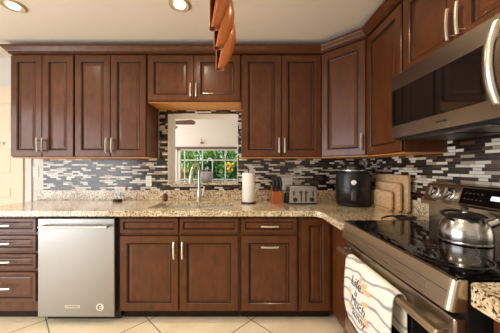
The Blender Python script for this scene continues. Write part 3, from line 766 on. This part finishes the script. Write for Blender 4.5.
# ------------------------------------------------------------------ hanging wooden ornament
hg = thing('wooden_pendant', 'glossy orange-brown pendant of curved wooden strips hanging from the ceiling', 'pendant', (-.10, 1.2, CEIL))
bm = bmesh.new(); lathe(bm, [(.06, 0), (.06, -.012), (.02, -.02), (.0, -.022)], (-.10, 1.2, CEIL-.0005), 28); part('ceiling_rose', bm, M['carved'], hg, world=True, smooth=True)
bm = bmesh.new(); tube(bm, [(-.085, 1.225, CEIL-.02), (-.085, 1.225, 2.02)], .006, 10); part('hanging_rod', bm, M['brass'], hg, world=True, smooth=True)
for (bx, by, zb, Lh) in ((-.176, 1.165, 1.946, .36), (-.158, 1.20, 1.868, .33), (-.152, 1.235, 1.775, .34)):
    bm = bmesh.new(); ns, na = 20, 16; rows = []
    for i in range(ns+1):
        s = i/ns; r = .020+.034*math.sin(PI*min(1, s*.95+.05))**.9 if s < .5 else .020+.034*math.sin(PI*min(1, s*.95+.05))
        tws = math.radians(25*s)
        cx = bx+r*.9+.028*s*s; row = []
        for k in range(na+1):
            a = math.radians(-108+255*k/na)+tws
            row.append(bm.verts.new((cx+r*math.cos(a), by+r*.8*math.sin(a), zb+Lh*s)))
        rows.append(row)
    for a, b in zip(rows, rows[1:]):
        for k in range(na): bm.faces.new((a[k], a[k+1], b[k+1], b[k]))
    o = part('wooden_strip', bm, [M['carved'], M['carved_in'], M['carved_rim']], hg, world=True, smooth=True, solid=.006)
    o.modifiers['solid'].offset = -1; o.modifiers['solid'].material_offset = 1; o.modifiers['solid'].material_offset_rim = 2

# ------------------------------------------------------------------ sunroom contents
fn = thing('ceiling_fan', 'ceiling fan with dark red-brown blades seen through the window opening', 'fan', (-1.52, 4.4, 2.42))
bm = bmesh.new(); lathe(bm, [(.07, 0), (.07, -.03), (.015, -.05), (.015, -.22), (.09, -.24), (.11, -.29), (.09, -.33), (0, -.34)], (0, 0, -.0005), 28); part('motor', bm, M['brass'], fn, smooth=True)
for k in range(4):
    bm = bmesh.new(); prism(bm, [(.10, -.03), (.20, -.055), (.58, -.070), (.62, -.03), (.62, .03), (.58, .07), (.20, .055), (.10, .03)], -.005, .005)
    bmesh.ops.rotate(bm, matrix=Matrix.Rotation(math.radians(-24), 3, 'X'), verts=bm.verts)
    bmesh.ops.rotate(bm, matrix=Matrix.Rotation(PI/2*k-.1, 3, 'Z'), verts=bm.verts)
    bmesh.ops.translate(bm, vec=(0, 0, -.325), verts=bm.verts); part('fan_blade', bm, M['fan'], fn)
wh = thing('wall_sconce', 'tiny brass wall ornament above the far window', 'ornament', (-1.0, FY, 1.85))
bm = bmesh.new(); lathe(bm, [(.03, 0), (.03, .01), (.012, .016)], (0, -.0005, 0), 18, 'y'); part('backplate', bm, M['brass'], wh, smooth=True)
bm = bmesh.new(); tube(bm, [(0, -.015, 0), (0, -.05, 0), (0, -.06, .03), (0, -.06, .10)], .010, 8); lathe(bm, [(.012, -.03), (.045, -.02), (.02, .01)], (0, -.06, 0), 16); part('ornament_arm', bm, M['brass'], wh, smooth=True)

# garden beyond the window
def shrub(label, x, y, rx, rz_, mi, n, seed, flower=None, z0=0):
    rnd = random.Random(seed)
    root = thing('garden_shrub', label, 'shrub', (x, y, -.05), 0)
    bm = bmesh.new()
    for i in range(n):
        while True:
            p = Vector((rnd.uniform(-1, 1), rnd.uniform(-1, 1), rnd.uniform(-1, 1)))
            if .3 < p.length < 1: break
        c = Vector((p.x*rx, p.y*rx*.8, rz_*(1.02+p.z)))
        s = rnd.uniform(.06, .115)
        q = Matrix.Rotation(rnd.uniform(0, 6.3), 3, 'Z') @ Matrix.Rotation(rnd.uniform(-1.2, 1.2), 3, 'X')
        vs = [bm.verts.new(c+q @ Vector(u)*s) for u in ((0, -1, 0), (.45, 0, .12), (0, 1, 0), (-.45, 0, .12))]
        bm.faces.new(vs)
    part('foliage', bm, M['leaf%d' % mi], root)
    bm = bmesh.new(); tube(bm, [(0, 0, 0), (.02, 0, rz_*.6), (0, .02, rz_*1.2)], [.035, .03, .012], 8); part('stem', bm, M['bark'], root)
    if flower:
        bm = bmesh.new()
        for i in range(flower[1]):
            c = Vector((rnd.uniform(-.8, .8)*rx*flower[2]+flower[3], -rx*.8*rnd.uniform(.6, 1.02), flower[4]+rnd.uniform(-.13, .13)))
            bmesh.ops.create_icosphere(bm, subdivisions=1, radius=rnd.uniform(.03, .055), matrix=Matrix.Translation(c))
        part('blossoms', bm, M[flower[0]], root)
shrub('bright green shrub outside the window at the left, with coral blossoms', -2.10, 7.6, .40, .72, 2, 1500, 1, ('pink', 14, .6, .15, 1.1))
shrub('dark green shrub outside the window, second from the left', -1.18, 7.7, .42, .80, 1, 1500, 2)
shrub('grey-green shrub with yellow blossoms outside the window at the right', -.32, 7.5, .40, .72, 3, 1500, 4, ('yellow', 10, .30, -.12, 1.32))
shrub('tall pale green shrub far behind the coral blossoms outside the window', -2.75, 10.0, .82, 1.15, 2, 2600, 5)
shrub('tall mid-green shrub far behind the dark shrub outside the window', -1.05, 10.2, .82, 1.30, 0, 2600, 7)
shrub('large green shrub farthest back outside the window, left', -2.35, 12.4, 1.15, 1.35, 0, 3200, 8)
shrub('large green shrub farthest back outside the window, right', .05, 12.4, 1.15, 1.30, 2, 3200, 9)
shrub('tall dark shrub far behind the yellow blossoms outside the window', .65, 10.0, .82, 1.20, 3, 2600, 6)
bm = bmesh.new(); px, py = -.86, 6.4
tube(bm, [(px, py, -.05), (px, py, 1.42)] + [(px-.07+.07*math.cos(a), py, 1.42+.09*math.sin(a)) for a in [PI*k/8 for k in range(1, 8)]] + [(px-.14, py, 1.40)], .012, 8)
o = part('shepherd_hook', bm, M['white'], smooth=True); tag(o, 'slim white garden hook standing outside the window', 'garden hook')
